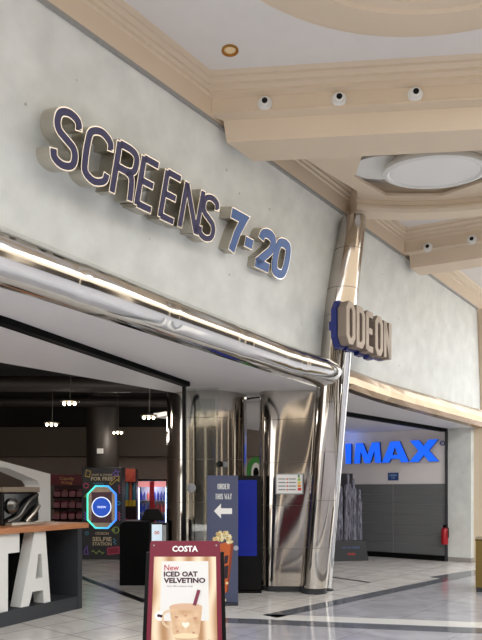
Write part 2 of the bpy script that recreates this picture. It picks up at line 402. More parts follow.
b2a, b2b = fl(at_z(403, 228, CZ)), fl(at_z(482, 214, CZ)); b2b = b2b+(b2b-b2a)*1.5
beam('trim_15', b2a, b2b)
# dropped soffit beside the ring and the ring round the oval lamp
R2 = Vector((2.45, 8.12, 0))
def ring(nm, c, prof, m, n=72, sc=(1, 1)):
    mb = MB(); rs = []
    for i in range(n+1):
        a = 2*PI*i/n; rs.append([c+Vector((r*math.cos(a)*sc[0], r*math.sin(a)*sc[1], z)) for r, z in prof])
    mb.rings(rs, caps=False); return mb.build(nm, m, smooth=True)
pts = [st(Vector((0, 0, 0)))]
PN = [at_z(303, 158, 5.76), at_z(357, 191, 5.76), Vector((1.72, 9.35, 0)), Vector((5.6, 9.35, 0)), Vector((5.6, 7.2, 0)), Vector((.2, 7.4, 0))]
hole = [(R2.x+1.02*math.cos(PI/8+k*PI/4), R2.y+1.02*math.sin(PI/8+k*PI/4)) for k in range(8)]
struct(MB().prism([[(p.x, p.y) for p in PN], hole], 5.76, 5.80, lambda x, y, z: Vector((x, z, y))).build('trim_16', beige))
rows = []; bp2 = [(0, 5.93), (0, 5.88), (.02, 5.86), (.02, 5.80), (.05, 5.78), (.05, 5.70), (.03, 5.68), (.03, 5.64), (.06, 5.60), (.32, 5.60), (.32, 5.99), (.0, 5.99)]
ac = Vector((2.45, 5.75, 0)); a0 = math.acos((1.66-ac.x)/3.42)
for k in range(25):
    a = a0+(math.radians(38)-a0)*k/24; rows.append([ac+Vector(((3.42+o_)*math.cos(a), (3.42+o_)*math.sin(a), z)) for o_, z in bp2])
struct(MB().rings(rows).build('trim_19', beige))
struct(ring('trim_17', Vector((1.56, 3.83, 0)), [(2.36, 6.0), (2.33, 5.96), (2.27, 5.95), (2.25, 5.92), (2.12, 5.91), (2.10, 5.88), (1.92, 5.87), (1.90, 5.90), (1.82, 5.91), (1.80, 6.0)], beige, 96))
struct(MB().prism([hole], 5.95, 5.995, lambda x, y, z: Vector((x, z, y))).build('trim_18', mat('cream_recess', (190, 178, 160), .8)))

# ================================================================== FACADE FIXTURES
# bullnose tubes
def tube_run(s0, s1, out, cap, name, label, m, seam):
    k = max(2, int((s1-s0)/.07)); rows = []
    for i in range(k+1):
        s = s0+(s1-s0)*i/k; _, tb, zb = bot(s); h = tube_h(s); o_ = out
        if cap: kk = min(1, max(0, (s+2.0)/1.2)); o_ += .13*kk*kk*(3-2*kk)
        sh_ = 1.0
        if cap and s > s1-.32: sh_ = math.sqrt(max(0.02, 1-((s-(s1-.32))/.32)**2))
        if seam and int((s-s0)/seam) != int((s-s0-.07)/seam): o_ -= .012
        row = []
        for j in range(15):
            a = PI*j/14; row.append(FW(s, tb-.03+(o_*math.sin(a))*sh_, zb-h/2+(h/2+.01)*math.cos(a)*(.4+.6*sh_)))
        row += [FW(s, tb-.16, zb-h/2-h*.3), FW(s, tb-.16, zb-h/2+h*.3)]
        rows.append(row)
    mb = MB(); mb.rings(rows)
    o = mb.build(name, m, smooth=True); tag(o, label, 'canopy'); return o
def facet_tube(s0, s1, out, name, label, m):
    k = 13; rows = []; rr_ = random.Random(3)
    for i in range(k+1):
        s = s0+(s1-s0)*i/k; _, tb, zb = bot(s); h = tube_h(s); row = []
        for j in range(7):
            a = PI*j/6; q = rr_.uniform(-.012, .012) if 0 < j < 6 else 0
            row.append(FW(s+(rr_.uniform(-.04, .04) if 0 < i < k else 0), tb-.03+(out+q)*math.sin(a), zb-h/2+(h/2+.01)*math.cos(a)))
        row += [FW(s, tb-.16, zb-h/2-h*.3), FW(s, tb-.16, zb-h/2+h*.3)]
        rows.append(row)
    o = MB().rings(rows).build(name, m); tag(o, label, 'canopy'); return o
tube_run(-8.6, -.60, .26, True, 'canopy_tube', 'mirror-polished round steel canopy edge under the SCREENS 7-20 letters', steel, 1.15)
facet_tube(-.5, 5.4, .2, 'canopy_tube', 'warm-reflecting seamed steel canopy edge above the IMAX opening', bronze_steel)

# leaning pylon, pole, columns
seam_m = mat('seam_grey', (92, 88, 84), .5)
def column(name, label, c, a, b, rot, z1, m, cat='column', seams=(.7, 1.4, 2.1, 2.78), skirt=True, e=2.6):
    t_ = thing(name, label, cat, (c[0], c[1], 0), rot)
    zs = [0.09+(z1-.09)*q/8 for q in range(9)]; rs = []
    n = 56
    def sect(k, z):
        r = []
        for i in range(n):
            an = 2*PI*i/n; cx, sy = math.cos(an), math.sin(an)
            r.append(Vector((math.copysign(abs(cx)**(2/e), cx)*(a-k), math.copysign(abs(sy)**(2/e), sy)*(b-k), z)))
        return r
    rs = [sect(0, z) for z in zs]
    MB().rings(rs).build('cladding', m, t_, smooth=True)
    for q in seams: MB().rings([sect(-.0012, q-.003), sect(-.0012, q+.003)], caps=False).build('seam', seam_m, t_)
    if skirt: MB().rings([sect(.012, 0), sect(.012, .09)]).build('skirting', rubber, t_)
    return t_
c2 = column('clad_column', 'mirror-steel column behind the ORDER THIS WAY board', (-.58, 10.95), .68, .55, math.radians(0), 3.26, steelcol)
# pylon
pb = Vector(((314-241)/F*9.98, 9.98, 0))
py = thing('leaning_pylon', 'tall leaning mirror-steel pylon rising through the facade to the ceiling', 'pylon', pb)
PT = [[0, 314, 9.98, .20], [3.72, 335.5, 9.42, .245], [4.35, 340, 9.36, .25], [5.5, 353.5, 9.19, .18]]
def pyl(z): _, px, d, r = lerp(PT, z); p = Vector(((px-241)/F*d, d, z)); return Vector((p.x-pb.x, p.y-pb.y, z)), r
def psec(z, k=0.0): c, r = pyl(z); return [Vector((c.x+(r+k)*math.cos(2*PI*i/40), c.y+(r+k)*math.sin(2*PI*i/40), z)) for i in range(40)]
MB().rings([psec(.09+(5.5-.09)*q/16) for q in range(17)]).build('cladding', steelcol, py, smooth=True)
for q in (.72, 1.44, 2.16, 2.88, 4.12, 4.5, 5.05): MB().rings([psec(q-.003, .0012), psec(q+.003, .0012)], caps=False).build('seam', seam_m, py)
MB().lathe([(.2, 0), (.2, .09)], (0, 0, 0), 40).build('skirting', rubber, py)
c1 = thing('clad_column', 'wide mirror-steel column with a notice, joined to the leaning pylon', 'column', (0, 0, 0))
XL, CY = .30, 10.56
def csec(z, k=0.0, n=96, e=3.8):
    c, r = pyl(z); px_, py_ = pb.x+c.x, pb.y+c.y; xr = px_+r*.25; a = (xr-XL)/2; cx = (xr+XL)/2; out = []
    for i in range(n):
        an = 2*PI*i/n; u_, v_ = math.cos(an), math.sin(an)
        x = cx+math.copysign(abs(u_)**(2/e), u_)*(a-k); y = CY+math.copysign(abs(v_)**(2/e), v_)*(.52-k)
        out.append(Vector((x, y+(py_-pb.y)*.85*max(0, (x-XL)/(xr-XL))**1.5, z)))
    return out
MB().rings([csec(.09+(3.36-.09)*q/12) for q in range(13)]).build('cladding', steelcol, c1, smooth=True)
for q in (.68, 1.36, 2.03, 2.70): MB().rings([csec(q-.003, -.0012), csec(q+.003, -.0012)], caps=False).build('seam', seam_m, c1)
MB().rings([csec(0, .012), csec(.09, .012)]).build('skirting', rubber, c1)
# slim chrome pole carrying the blade sign
f0 = floor_at(327, 589); f0 = f0+Vector((.0, -.14, 0)); f1 = at_d(347.5, 352, 8.98)
pl = thing('sign_pole', 'slim leaning chrome pole under the ODEON sign', 'pole', f0)
MB().cyl((0, 0, .01), f1-f0, .05, .055, 20).build('shaft', chrome, pl, smooth=True)
MB().cyl((0, 0, 0), (0, 0, .02), .085, .085, 20).build('foot', rubber, pl)

# SCREENS 7-20
sc_s = -3.9; _, tb, zb = bot(sc_s)
E1 = U.copy(); E2 = (Vector((N.x*(.8-tb), N.y*(.8-tb), 5.6-zb))).normalized(); E3 = E1.cross(E2).normalized()
if E3.dot(N) < 0: E3 = -E3
Pl = FW(sc_s, tb, zb)+E3*.20
sgn = thing('cinema_sign', 'navy-faced steel letters reading SCREENS 7-20 on the concrete facade', 'sign', Pl)
def on_sign(px, py): q = hit(px, py, Pl, E3)-Pl; return q.dot(E1), q.dot(E2)
def sxf(x, y, z): return E1*x+E2*z-E3*y
LET = [('S', 66, 139.5, 51.6, 80.5), ('C', 97.5, 156.5, 83, 112), ('R', 125, 171.5, 109, 141), ('E', 147.5, 184, 135, 160), ('E', 170.5, 196, 158, 183), ('N', 191.5, 207.5, 180, 203), ('S', 208, 219, 197, 219),
       ('7', 235.5, 233, 223, 248), ('-', 248, 246, 243, 253), ('2', 265, 251, 255, 275), ('0', 281, 258.5, 273, 289)]
cen = [on_sign(a[1], a[2]) for a in LET]
xa, za = cen[0]; xb, zb_ = cen[-1]
HT = .50
for (ch, px, py, l, r), (x, z) in zip(LET, cen):
    zc = za+(zb_-za)*(x-xa)/(xb-xa)
    thin = ch in 'SCREN'
    wd = {'S': .36, 'C': .40, 'R': .37, 'E': .33, 'N': .40, '7': .37, '-': .17, '2': .39, '0': .39}[ch]
    wd *= .83 if thin else .95; sw = .078 if thin else .125
    mb = MB(); glyph(mb, ch, x-wd/2, zc-HT/2, wd, HT, sw, 0, .19, 0, sxf)
    body = mb.build('letter', nickel, sgn)
    rim = MB(); glyph(rim, ch, x-wd/2, zc-HT/2, wd, HT, sw, -.006, .004, 0, sxf); rim.build('letter_rim', chrome, body)
    fc = MB(); glyph(fc, ch, x-wd/2, zc-HT/2, wd, HT, sw, -.011, 0, .011, sxf); fc.build('letter_face', navy if thin else blueface, body)
    print('LET', ch, round(x, 2), round(z, 2), round(zc, 2))

# ODEON blade sign
E3o = N.copy(); Po = at_d(366, 331, 9.35)
od = thing('projecting_sign', 'taupe and blue block letters reading ODEON in front of the pylon', 'sign', Po)
taupe = mat('taupe_letter_front', (176, 160, 142), .5); taupe_d = mat('taupe_letter_sides', (142, 128, 116), .5); blue_b = mat('royal_blue_backing', (34, 46, 120), .4)
def oxy(px, py): q = hit(px, py, Po, N)-Po; return q.dot(U), q.z
xl, zl = oxy(345.5, 320.6); xr, zr = oxy(391.5, 342)
WO = (xr-xl)/5; HO = .60
def oxf(x, y, z): return U*x+Vector((0, 0, z))-N*y
for i, ch in enumerate('ODEON'):
    x0 = xl+i*WO+.015; wd = WO-.03; zc = zl+(zr-zl)*(i+.5)/5
    mb = MB(); glyph(mb, ch, x0, zc-HO/2, wd, HO, .092, .0, .13, 0, oxf); body = mb.build('letter', taupe_d, od)
    fc = MB(); glyph(fc, ch, x0, zc-HO/2, wd, HO, .092, -.008, .002, .003, oxf); fc.build('letter_face', taupe, body)
    bk = MB(); glyph(bk, ch, x0-.03, zc-HO/2-.035, wd+.05, HO+.06, .16, .14, .22, 0, oxf); bk.build('letter_backing', blue_b, body)
mb = MB(); mb.prism([[(xl-.02, zl-.1), (xr, zr-.1), (xr, zr+.02), (xl-.02, zl+.02)]], .2, .25, oxf); mb.build('rail', blue_b, od)
mb = MB(); a = oxf(xl+.12, .22, zl+.07); mb.tube([a, pyl(4.05)[0]+pb-Po], .035); mb.build('bracket', charcoal, od)

# IMAX
pI = FW(SW-.08, 0, 0); im = thing('cinema_sign', 'glowing blue letters reading IMAX on the pale bay wall', 'sign', FW(SW, 0, 0), math.atan2(N.y, N.x))
im_face = mat('glowing_blue_letter', (10, 94, 236), .4, emit=.62); im_side = mat('blue_letter_side', (10, 40, 150), .4)
def ixy(px, py): q = hit(px, py, pI, U)-pI; return q.dot(N), q.z
xL = ixy(345.5, 452)[0]; xR = ixy(438.5, 452)[0]; zB = ixy(392, 462.5)[1]; zT = ixy(392, 441.5)[1]
W_ = xR-xL; H_ = zT-zB
polys = {'I': [[(0, 0), (.065, 0), (.065, 1), (0, 1)]],
 'M': [[(.10, 0), (.168, 0), (.175, .60), (.222, 0), (.283, 0), (.330, .60), (.337, 0), (.405, 0), (.385, 1), (.305, 1), (.2525, .42), (.20, 1), (.12, 1)]],
 'A': [[(.412, 0), (.49, 0), (.51, .17), (.60, .17), (.62, 0), (.70, 0), (.603, 1), (.507, 1)], [(.528, .36), (.582, .36), (.555, .74)]],
 'X': [[(.705, 0), (.80, 0), (.852, .3), (.905, 0), (1.0, 0), (.905, .51), (.995, 1), (.90, 1), (.852, .72), (.805, 1), (.71, 1), (.80, .51)]]}
# spread the letters a little so that they do not touch
off = {'I': 0, 'M': 0, 'A': 0, 'X': 0}
for ch, loops in polys.items():
    L_ = [[(xL+(p[0]+off[ch])*W_, zB+p[1]*H_) for p in l] for l in loops]
    body = MB().prism(L_, -.075, -.004).build('letter', im_side, im)
    MB().prism(L_, -.08, -.0755).build('letter_face', im_face, body)
x, z = ixy(441.5, 443); MB().prism([[(x+.055*math.cos(a*PI/10), z+.055*math.sin(a*PI/10)) for a in range(20)], [(x+.043*math.cos(a*PI/10), z+.043*math.sin(a*PI/10)) for a in range(20)]], -.03, -.004).build('registered_mark', im_side, im)
text('R', x, z, -.031, im_side, im, 'registered_letter', h=.045)
x, z = ixy(392, 476.5); pq = thing('screen_plaque', 'small navy plaque below the IMAX letters', 'plaque', im.matrix_basis @ Vector((x, 0, z)), math.atan2(N.y, N.x))
MB().span((-.13, -.025, -.09), (.13, -.003, .09)).build('plate', mat('navy_plaque', (22, 60, 130), .4), pq)
text('SCREENS\n7-20', 0, 0, -.027, mat('pale_blue_print', (150, 190, 235), .5), pq, 'lettering', w=.19, h=.11, bold=.01)
def blue_light(name, p, e):
    l = bpy.data.lights.new(name, 'POINT'); l.energy = e; l.color = (.15, .3, 1); l.shadow_soft_size = .3
    o = bpy.data.objects.new(name, l); C.objects.link(o); o.location = p
blue_light('sign_glow', FW(SW-.25, -2.2, 2.85), 2)
# fire extinguisher
x, z = ixy(446.5, 534); z0 = ixy(446.5, 544)[1]; z1_ = ixy(446.5, 527)[1]
fe = thing('fire_extinguisher', 'red fire extinguisher hanging at the right end of the grey shutter', 'fire extinguisher', im.matrix_basis @ Vector((x, -.19, z0)), math.atan2(N.y, N.x))
hh = z1_-z0; red = mat('signal_red', (170, 22, 34), .3)
MB().lathe([(.06, 0), (.075, .015), (.075, hh*.82), (.05, hh*.95), (.025, hh)], n=20).build('cylinder', red, fe, smooth=True)
MB().span((-.03, -.05, hh), (.03, .04, hh+.05)).build('valve', blackm, fe); MB().tube([(.03, -.02, hh+.02), (.095, -.04, hh-.02), (.095, -.04, hh*.4)], .012).build('hose', blackm, fe)
MB().span((-.03, .05, hh*.3), (.03, .128, hh*.8)).build('wall_bracket', charcoal, fe)

# ceiling lamps
def spot(p, nrm, label):
    t_ = thing('beam_spotlight', label, 'spotlight', p, math.atan2(nrm.y, nrm.x)+PI/2, 'round spotlights set in the beams')
    MB().lathe([(.075, 0), (.08, .008), (.074, .02), (.058, .026), (.05, .06), (.04, .065)], axis='y', n=28).build('housing', white_m, t_, smooth=True)
    MB().lathe([(.031, .0655), (.031, .069), (.022, .071)], axis='y', n=20).build('lens', black, t_)
d = (b1b-b1a).normalized(); nb1 = Vector((d.y, -d.x, 0)); pf = b1a-nb1*.2
for (px, py), lb in (((265, 104), 'white round spotlight on the near beam, closest to the facade'), ((339, 100), 'white round spotlight on the near beam, middle one of three'), ((415, 95), 'white round spotlight on the near beam, farthest from the facade')):
    spot(hit(px, py, pf, nb1), nb1, lb)
d = (b2b-b2a).normalized(); nb2 = Vector((d.y, -d.x, 0)); pf = b2a-nb2*.2
for (px, py), lb in (((428, 247.5), 'white round spotlight on the far beam, nearer the concrete facade'), ((472, 240), 'white round spotlight on the far beam, at the right edge')):
    spot(hit(px, py, pf, nb2), nb2, lb)
gold = mat('gold_reflector', (190, 140, 70), .2, .9)
for px, py, lb in ((230, 50, 'gold-rimmed recessed downlight in the white ceiling above the letters'), (407, 213.5, 'small recessed downlight in the white ceiling beyond the round lamp')):
    t_ = thing('recessed_downlight', lb, 'downlight', at_z(px, py, CZ))
    MB().lathe([(.085, 0), (.085, -.012), (.065, -.014), (.06, .0)], n=28).build('rim', gold if px < 300 else mat('bronze_trim', (150, 96, 66), .4), t_, smooth=True)
    MB().lathe([(.058, -.001), (.04, -.010), (.01, -.010)], n=20).build('bulb', mat('lamp_off_glass', (240, 214, 170), .2), t_)
lp = thing('oval_ceiling_lamp', 'large white oval ceiling disc hanging in the round recess', 'ceiling lamp', at_z(435, 173, 5.62))
MB().lathe([(.3, .24), (.62, .1), (.66, .03), (.655, .0), (.6, -.015), (.575, .0), (.57, .012), (.01, .015)], n=64, sc=(1, .66)).build('dish', white_m, lp, smooth=True)
MB().lathe([(.565, .014), (.56, .006), (.01, .004)], n=64, sc=(1, .66)).build('diffuser', mat('white_diffuser', (228, 228, 226), .6), lp)
MB().lathe([(.22, .2), (.22, .33)], n=32).build('stem', white_m, lp)
lp2 = thing('ceiling_dish', 'white curved dish partly hidden behind the large oval ceiling disc', 'ceiling lamp', at_z(384, 168, 5.8))
MB().lathe([(.1, .16), (.42, .06), (.44, .0), (.4, -.01), (.01, -.012)], n=48, sc=(1, .7)).build('dish', white_m, lp2, smooth=True)
MB().lathe([(.06, .1), (.06, .15)], n=16).build('stem', white_m, lp2)

# notice on column
p = at_d(289.5, 484, 9.93); nb = thing('notice_board', 'white framed notice with coloured bars on the steel column', 'notice', (p.x, 9.93, p.z), math.radians(-9))
MB().span((-.215, -.02, -.16), (.215, .0, .16)).build('frame', silver_m, nb); MB().span((-.2, -.023, -.145), (.2, -.019, .145)).build('sheet', whitep, nb)
grey_ink = mat('grey_ink', (120, 120, 124), .6); red_ink = mat('red_ink', (200, 50, 50), .6)
mb = MB()
for r in range(4):
    for cc in range(2): mb.span((-.17+cc*.16, -.0245, .07-r*.055), (-.06+cc*.16, -.0232, .085-r*.055))
mb.build('print', grey_ink, nb)
for r in range(4): MB().span((-.045, -.0245, .066-r*.055), (-.02, -.0232, .088-r*.055)).build('bullet', red_ink, nb)
for r, cl in enumerate(((60, 130, 60), (140, 190, 60), (240, 210, 60), (240, 150, 50), (220, 60, 50))):
    MB().span((.13, -.0246, .1-r*.05), (.16+.006*r, -.0232, .14-r*.05)).build('rating_bar', mat('rating%d' % r, cl, .6), nb)
# camera on column 2
p = at_d(220, 464, 10.3); cc = thing('security_camera', 'small black camera on a bracket on the steel column', 'camera', (p.x, 10.402, p.z))
MB().sphere((0, -.12, 0), .05, 14).build('body', black, cc, smooth=True); MB().tube([(0, 0, 0), (0, -.1, 0)], .015).build('bracket', silver_m, cc)
MB().span((.05, -.05, -.05), (.13, -.0, .04)).build('junction_box', silver_m, cc)

# glass door leaf folded in front of column 2
gd = at_d(184, 400, 9.9); dl = Vector((gd.x, gd.y, 0))
dr = thing('door_1', 'x', 'door', dl, math.radians(-12)); del dr['label'], dr['category']; struct(dr)
MB().span((-.025, -.02, 0), (.025, .04, 3.2)).build('door_stile', black, dr)
MB().span((.026, .004, .02), (.55, .016, 3.17)).build('pane', glass_m, dr)
MB().lathe([(.07, 0), (.07, .02), (.045, .03), (.02, .032)], (.12, .003, 1.63), axis='y', n=24).build('lock', silver_m, dr, smooth=True)

# ================================================================== FOYER
# round dark column, duct
t_ = thing('round_column', 'dark round column behind the selfie station', 'column', (-3.5, 16.2, 0))
MB().lathe([(.4, 0), (.4, 4.0)], n=40).build('shaft', mat('dark_brown_column', (48, 42, 37), .5), t_, smooth=True)
MB().span((-.04, -.47, 2.5), (.1, -.4, 2.62)).build('wall_box', white_m, t_)
d_ = MB(); d_.tube([(-9, 12.6, 3.72), (0, 13.0, 3.72)], .16, 16); tag(d_.build('ventilation_duct', mat('dark_duct', (44, 38, 34), .5), smooth=True), 'long dark duct under the black foyer ceiling, nearer the canopy', 'duct')
d_ = MB(); d_.tube([(-9, 15.6, 3.76), (1, 15.8, 3.76)], .12, 16); tag(d_.build('ventilation_duct', MATS['dark_duct'], smooth=True), 'long dark duct under the black foyer ceiling, farther from the canopy', 'duct')
bulb_m = mat('glowing_bulb', (255, 236, 200), .3, emit=7)
PD = [((70, 404), 11.0, 'three-bulb pendant lamp nearest the canopy, upper left of the dark column', .95), ((52, 425), 13.0, 'three-bulb pendant lamp at the far left above the white gable frame', .95),
      ((149, 418), 12.0, 'three-bulb pendant lamp right of the dark column', .9), ((118, 433), 15.5, 'small pendant lamp just right of the dark column', .6)]
root = None
for (px, py), dd, lb, k in PD:
    p = at_d(px, py, dd)
    if root is None:
        root = thing('pendant_lamp', lb, 'pendant lamp', p, 0, 'pendant lamps in the dark foyer')
        MB().lathe([(.15, .03), (.16, .04), (.15, .055), (.05, .075)], n=24).build('plate', mat('pendant_metal', (90, 84, 76), .3, .6), root, smooth=True)
        MB().tube([(0, 0, .07), (.015, 0, .4), (-.01, 0, .7), (0, 0, 4.0-p.z)], .008, 6).build('cord', MATS['pendant_metal'], root)
        for j in range(3): MB().sphere((-.09+.09*j, -.04, .0), .028, 12).build('bulb', bulb_m, root, smooth=True)
        o = root
    else: o = dup(root, p, 0, lb)
    l = bpy.data.lights.new('pendant_light', 'POINT'); l.energy = 13; l.color = (1, .9, .8); l.shadow_soft_size = .14
    lo = bpy.data.objects.new('pendant_light', l); C.objects.link(lo); lo.location = p+Vector((0, -.05, -.12))
# cord lengths: each hangs from the ceiling
roots = [o for o in C.objects if o.name.startswith('pendant_lamp')]
for o in roots:
    for ch in o.children:
        if ch.name.startswith('cord'): ch.scale = (1, 1, (4.0-o.location.z)/(4.0-roots[0].location.z))

# selfie station
sp = floor_at(102, 559.5); ss_ = thing('selfie_station', 'black selfie station with glowing octagonal surround and doodles', 'selfie kiosk', sp, math.radians(-7))
SWd, SH = .93, 2.12
MB().span((-SWd/2, 0, 0), (SWd/2, .3, SH)).build('cabinet', mat('black_kiosk', (20, 20, 26), .4), ss_, bevel=.01)
MB().span((-SWd/2-.012, .0, 0), (-SWd/2-.002, .3, SH)).build('side_panel', mat('slate_side', (70, 78, 92), .5), ss_)
def octo(cx, cz, hw, hz, ch): return [(cx-hw+ch, cz+hz), (cx+hw-ch, cz+hz), (cx+hw, cz+hz-ch), (cx+hw, cz-hz+ch), (cx+hw-ch, cz-hz), (cx-hw+ch, cz-hz), (cx-hw, cz-hz+ch), (cx-hw, cz+hz-ch)]
zc = SH*.57
ag = mat('aqua_glow', (70, 225, 215), .4, emit=.85); t = ag.node_tree; b = t.nodes['Principled BSDF']
tcn = t.nodes.new('ShaderNodeTexCoord'); sx2 = t.nodes.new('ShaderNodeSeparateXYZ'); mr = t.nodes.new('ShaderNodeMapRange'); r = t.nodes.new('ShaderNodeValToRGB')
mr.inputs['From Min'].default_value = -.36; mr.inputs['From Max'].default_value = .36
t.links.new(tcn.outputs['Object'], sx2.inputs[0]); t.links.new(sx2.outputs['X'], mr.inputs['Value']); t.links.new(mr.outputs[0], r.inputs[0])
r.color_ramp.elements[0].color = lin((80, 235, 190)); r.color_ramp.elements[1].color = lin((60, 120, 245))
t.links.new(r.outputs[0], b.inputs['Emission Color']); t.links.new(r.outputs[0], b.inputs['Base Color'])
sur = MB().prism([octo(0, zc, .355, .50, .2), octo(0, zc, .318, .463, .18)], -.03, -.002).build('light_surround', ag, ss_)
MB().prism([octo(0, zc, .316, .461, .178)], -.028, -.002).build('bezel', mat('champagne_bezel', (226, 206, 180), .4), ss_)
scr = MB().span((-.24, -.033, zc-.36), (.24, -.0285, zc+.34)).build('screen', mat('dark_plum_screen', (56, 22, 40), .3, emit=.35), ss_)
cir = lambda cx, cz, r, n=32: [(cx+r*math.cos(2*PI*i/n), cz+r*math.sin(2*PI*i/n)) for i in range(n)]
MB().prism([cir(0, zc, .235), cir(0, zc, .215)], -.037, -.034).build('screen_ring', mat('screen_white', (220, 230, 250), .3, emit=.8), scr)
MB().prism([cir(0, zc, .213)], -.036, -.034).build('screen_disc', mat('screen_blue', (16, 76, 190), .3, emit=.5), scr)
text('ODEON', 0, zc, -.038, MATS['screen_white'], scr, 'screen_text', w=.2, h=.05, bold=.01)
cream = mat('cream_print', (206, 190, 160), .5)
text('SNAP & SHARE', 0, SH-.17, -.003, cream, ss_, 'lettering', w=.5, h=.05, bold=.01)
text('FOR FREE', 0, SH-.26, -.003, cream, ss_, 'lettering', w=.52, h=.09, bold=.03)
text('ODEON', 0, .6, -.003, cream, ss_, 'lettering', w=.32, h=.065, bold=.02)
text('SELFIE', 0, .47, -.003, cream, ss_, 'lettering', w=.46, h=.1, bold=.03)
text('STATION', 0, .36, -.003, cream, ss_, 'lettering', w=.46, h=.08, bold=.03)
dc = [mat('doodle_%s' % n_, c_, .5) for n_, c_ in (('pink', (196, 70, 110)), ('lime', (150, 180, 80)), ('gold', (190, 160, 70)), ('violet', (120, 90, 190)), ('aqua', (60, 140, 170)))]
def wig(cx, cz, n=4, a=.03, l=.16, vert=False):
    P = [(cx-l/2+l*i/(n*4), cz+a*math.sin(i*PI/2)) for i in range(n*4+1)]
    if vert: P = [(cx+(p[1]-cz), cz+(p[0]-cx)) for p in P]
    return stroke(P, .018)
DD = [([(-.4, 1.92), (-.3, 1.9), (-.27, 2.03), (-.37, 2.06)], True, 2), (cir(-.38, 1.7, .055, 16), True, 0), (cir(.39, 1.3, .04, 16), True, 4), (cir(.33, .68, .07, 16), True, 1), (cir(.27, .68, .03, 12), True, 1), (cir(-.36, .6, .035, 12), True, 4),
      ([(.22, 1.72), (.36, 1.84), (.4, 1.80), (.4, 1.92), (.28, 1.9), (.31, 1.87), (.18, 1.76)], True, 2), ([(.26, 2.0), (.3, 1.97), (.28, 1.92), (.33, 1.95), (.39, 1.92), (.37, 1.98), (.4, 2.03), (.35, 2.02), (.32, 2.07), (.31, 2.02)], True, 3),
      ([(.14, .12), (.42, .15), (.40, .30), (.13, .26)], True, 0), ([(-.42, 1.45), (-.36, 1.5), (-.33, 1.42)], True, 1), ([(-.42, .2), (-.36, .3), (-.33, .12), (-.42, .12)], True, 3)]
for P, cl, k in DD: MB().prism(stroke(P, .02, cl), -.004, -.001).build('doodle', dc[k], ss_)
for a in ((-.08, 1.75, 3, .015, .26, False, 4), (-.40, 1.0, 3, .025, .2, True, 3), (.41, 1.62, 3, .02, .2, True, 0), (.41, 1.0, 3, .02, .2, True, 0), (-.1, .17, 2, .035, .3, False, 1), (-.41, .78, 2, .02, .12, True, 2), (.3, .42, 2, .03, .14, True, 4)):
    MB().prism(wig(*a[:6]), -.004, -.001).build('doodle', dc[a[6]], ss_)
MB().prism([[(.14, .12), (.42, .15), (.40, .30), (.13, .26)]], -.003, -.001).build('ticket_doodle', mat('ticket_red', (140, 34, 60), .5), ss_)

# pick-and-mix stand
cp = at_d(67, 500, 16.6); cs = thing('pick_and_mix_stand', 'deep red pick-and-mix sweet stand beside the selfie station', 'sweet stand', (cp.x, cp.y, 0), 0)
dred = mat('deep_red', (112, 22, 36), .5)
MB().span((-.42, .3, 0), (.42, .4, 2.0)).build('back_panel', mat('dark_red_back', (70, 16, 26), .5), cs)
MB().span((-.42, .0, 1.72), (.42, .3, 2.0)).build('header', dred, cs); MB().span((-.42, .02, 0), (.42, .3, .5)).build('base', dred, cs)
text('Candy', 0, 1.89, -.004, mat('gold_print', (214, 160, 90), .5), cs, 'lettering', w=.38, h=.1, bold=.02); text('King', 0, 1.78, -.004, MATS['gold_print'], cs, 'lettering', w=.28, h=.1, bold=.02)
sweets = [mat('sweets_%d' % i, c_, .5, c2=c3, scale=30) for i, (c_, c3) in enumerate((((170, 90, 110), (96, 40, 60)), ((150, 60, 70), (190, 140, 120)), ((140, 80, 90), (90, 30, 40))))]
for r in range(4):
    z0 = .55+r*.29; MB().span((-.42, .02+.04*r, z0-.03), (.42, .3, z0)).build('shelf', blackm, cs)
    for c_ in range(4):
        x0 = -.4+.2*c_
        o = MB().span((x0+.01, .03+.04*r, z0), (x0+.185, .28, z0+.15)).build('sweet_bin', mat('clear_bin', (150, 70, 86), .3), cs, bevel=.01)
        h_ = MB(); rs = [[Vector((x0+.02, .05+.04*r, z0+.15)), Vector((x0+.175, .05+.04*r, z0+.15)), Vector((x0+.175, .26, z0+.15)), Vector((x0+.02, .26, z0+.15))], [Vector((x0+.05, .1+.04*r, z0+.19)), Vector((x0+.145, .1+.04*r, z0+.19)), Vector((x0+.145, .22, z0+.20)), Vector((x0+.05, .22, z0+.20))]]
        h_.rings(rs).build('sweets', sweets[(r+c_) % 3], o)

# slush/tube stand
kp = at_d(127.5, 500, 15.75); ks = thing('sweet_tube_stand', 'narrow stand of colourful sweet tubes with yellow labels beside the drinks fridge', 'sweet stand', (kp.x-.02, kp.y, 0))
MB().span((-.22, .12, 0), (.22, .35, 2.12)).build('back_panel', mat('dark_plum', (40, 18, 30), .5), ks)
MB().span((-.22, .0, 1.8), (.2, .12, 2.12)).build('header', mat('fruit_print', (214, 110, 70), .5, c2=(200, 60, 70), scale=9), ks)
for j, cl in enumerate(((226, 120, 60), (220, 84, 50), (90, 150, 170), (216, 110, 80), (60, 120, 150))):
    o = MB().lathe([(.036, 1.35), (.036, 1.76), (.02, 1.79)], (-.17+.085*j, .06, 0), 14).build('sweet_tube', mat('tube_%d' % j, cl, .3), ks, smooth=True)
    MB().span((-.2+.085*j, -.0, 1.2), (-.14+.085*j, .1, 1.35)).build('label_tag', mat('yellow_label', (224, 190, 60), .5), o)
MB().span((-.22, -.02, .0), (.22, .12, .75)).build('base', mat('magenta_base', (160, 30, 90), .5), ks, bevel=.02)
MB().sphere((-.05, .0, .82), .13, 14, (1.2, .6, .6)).build('scoop_tray', MATS['magenta_base'], ks, smooth=True)

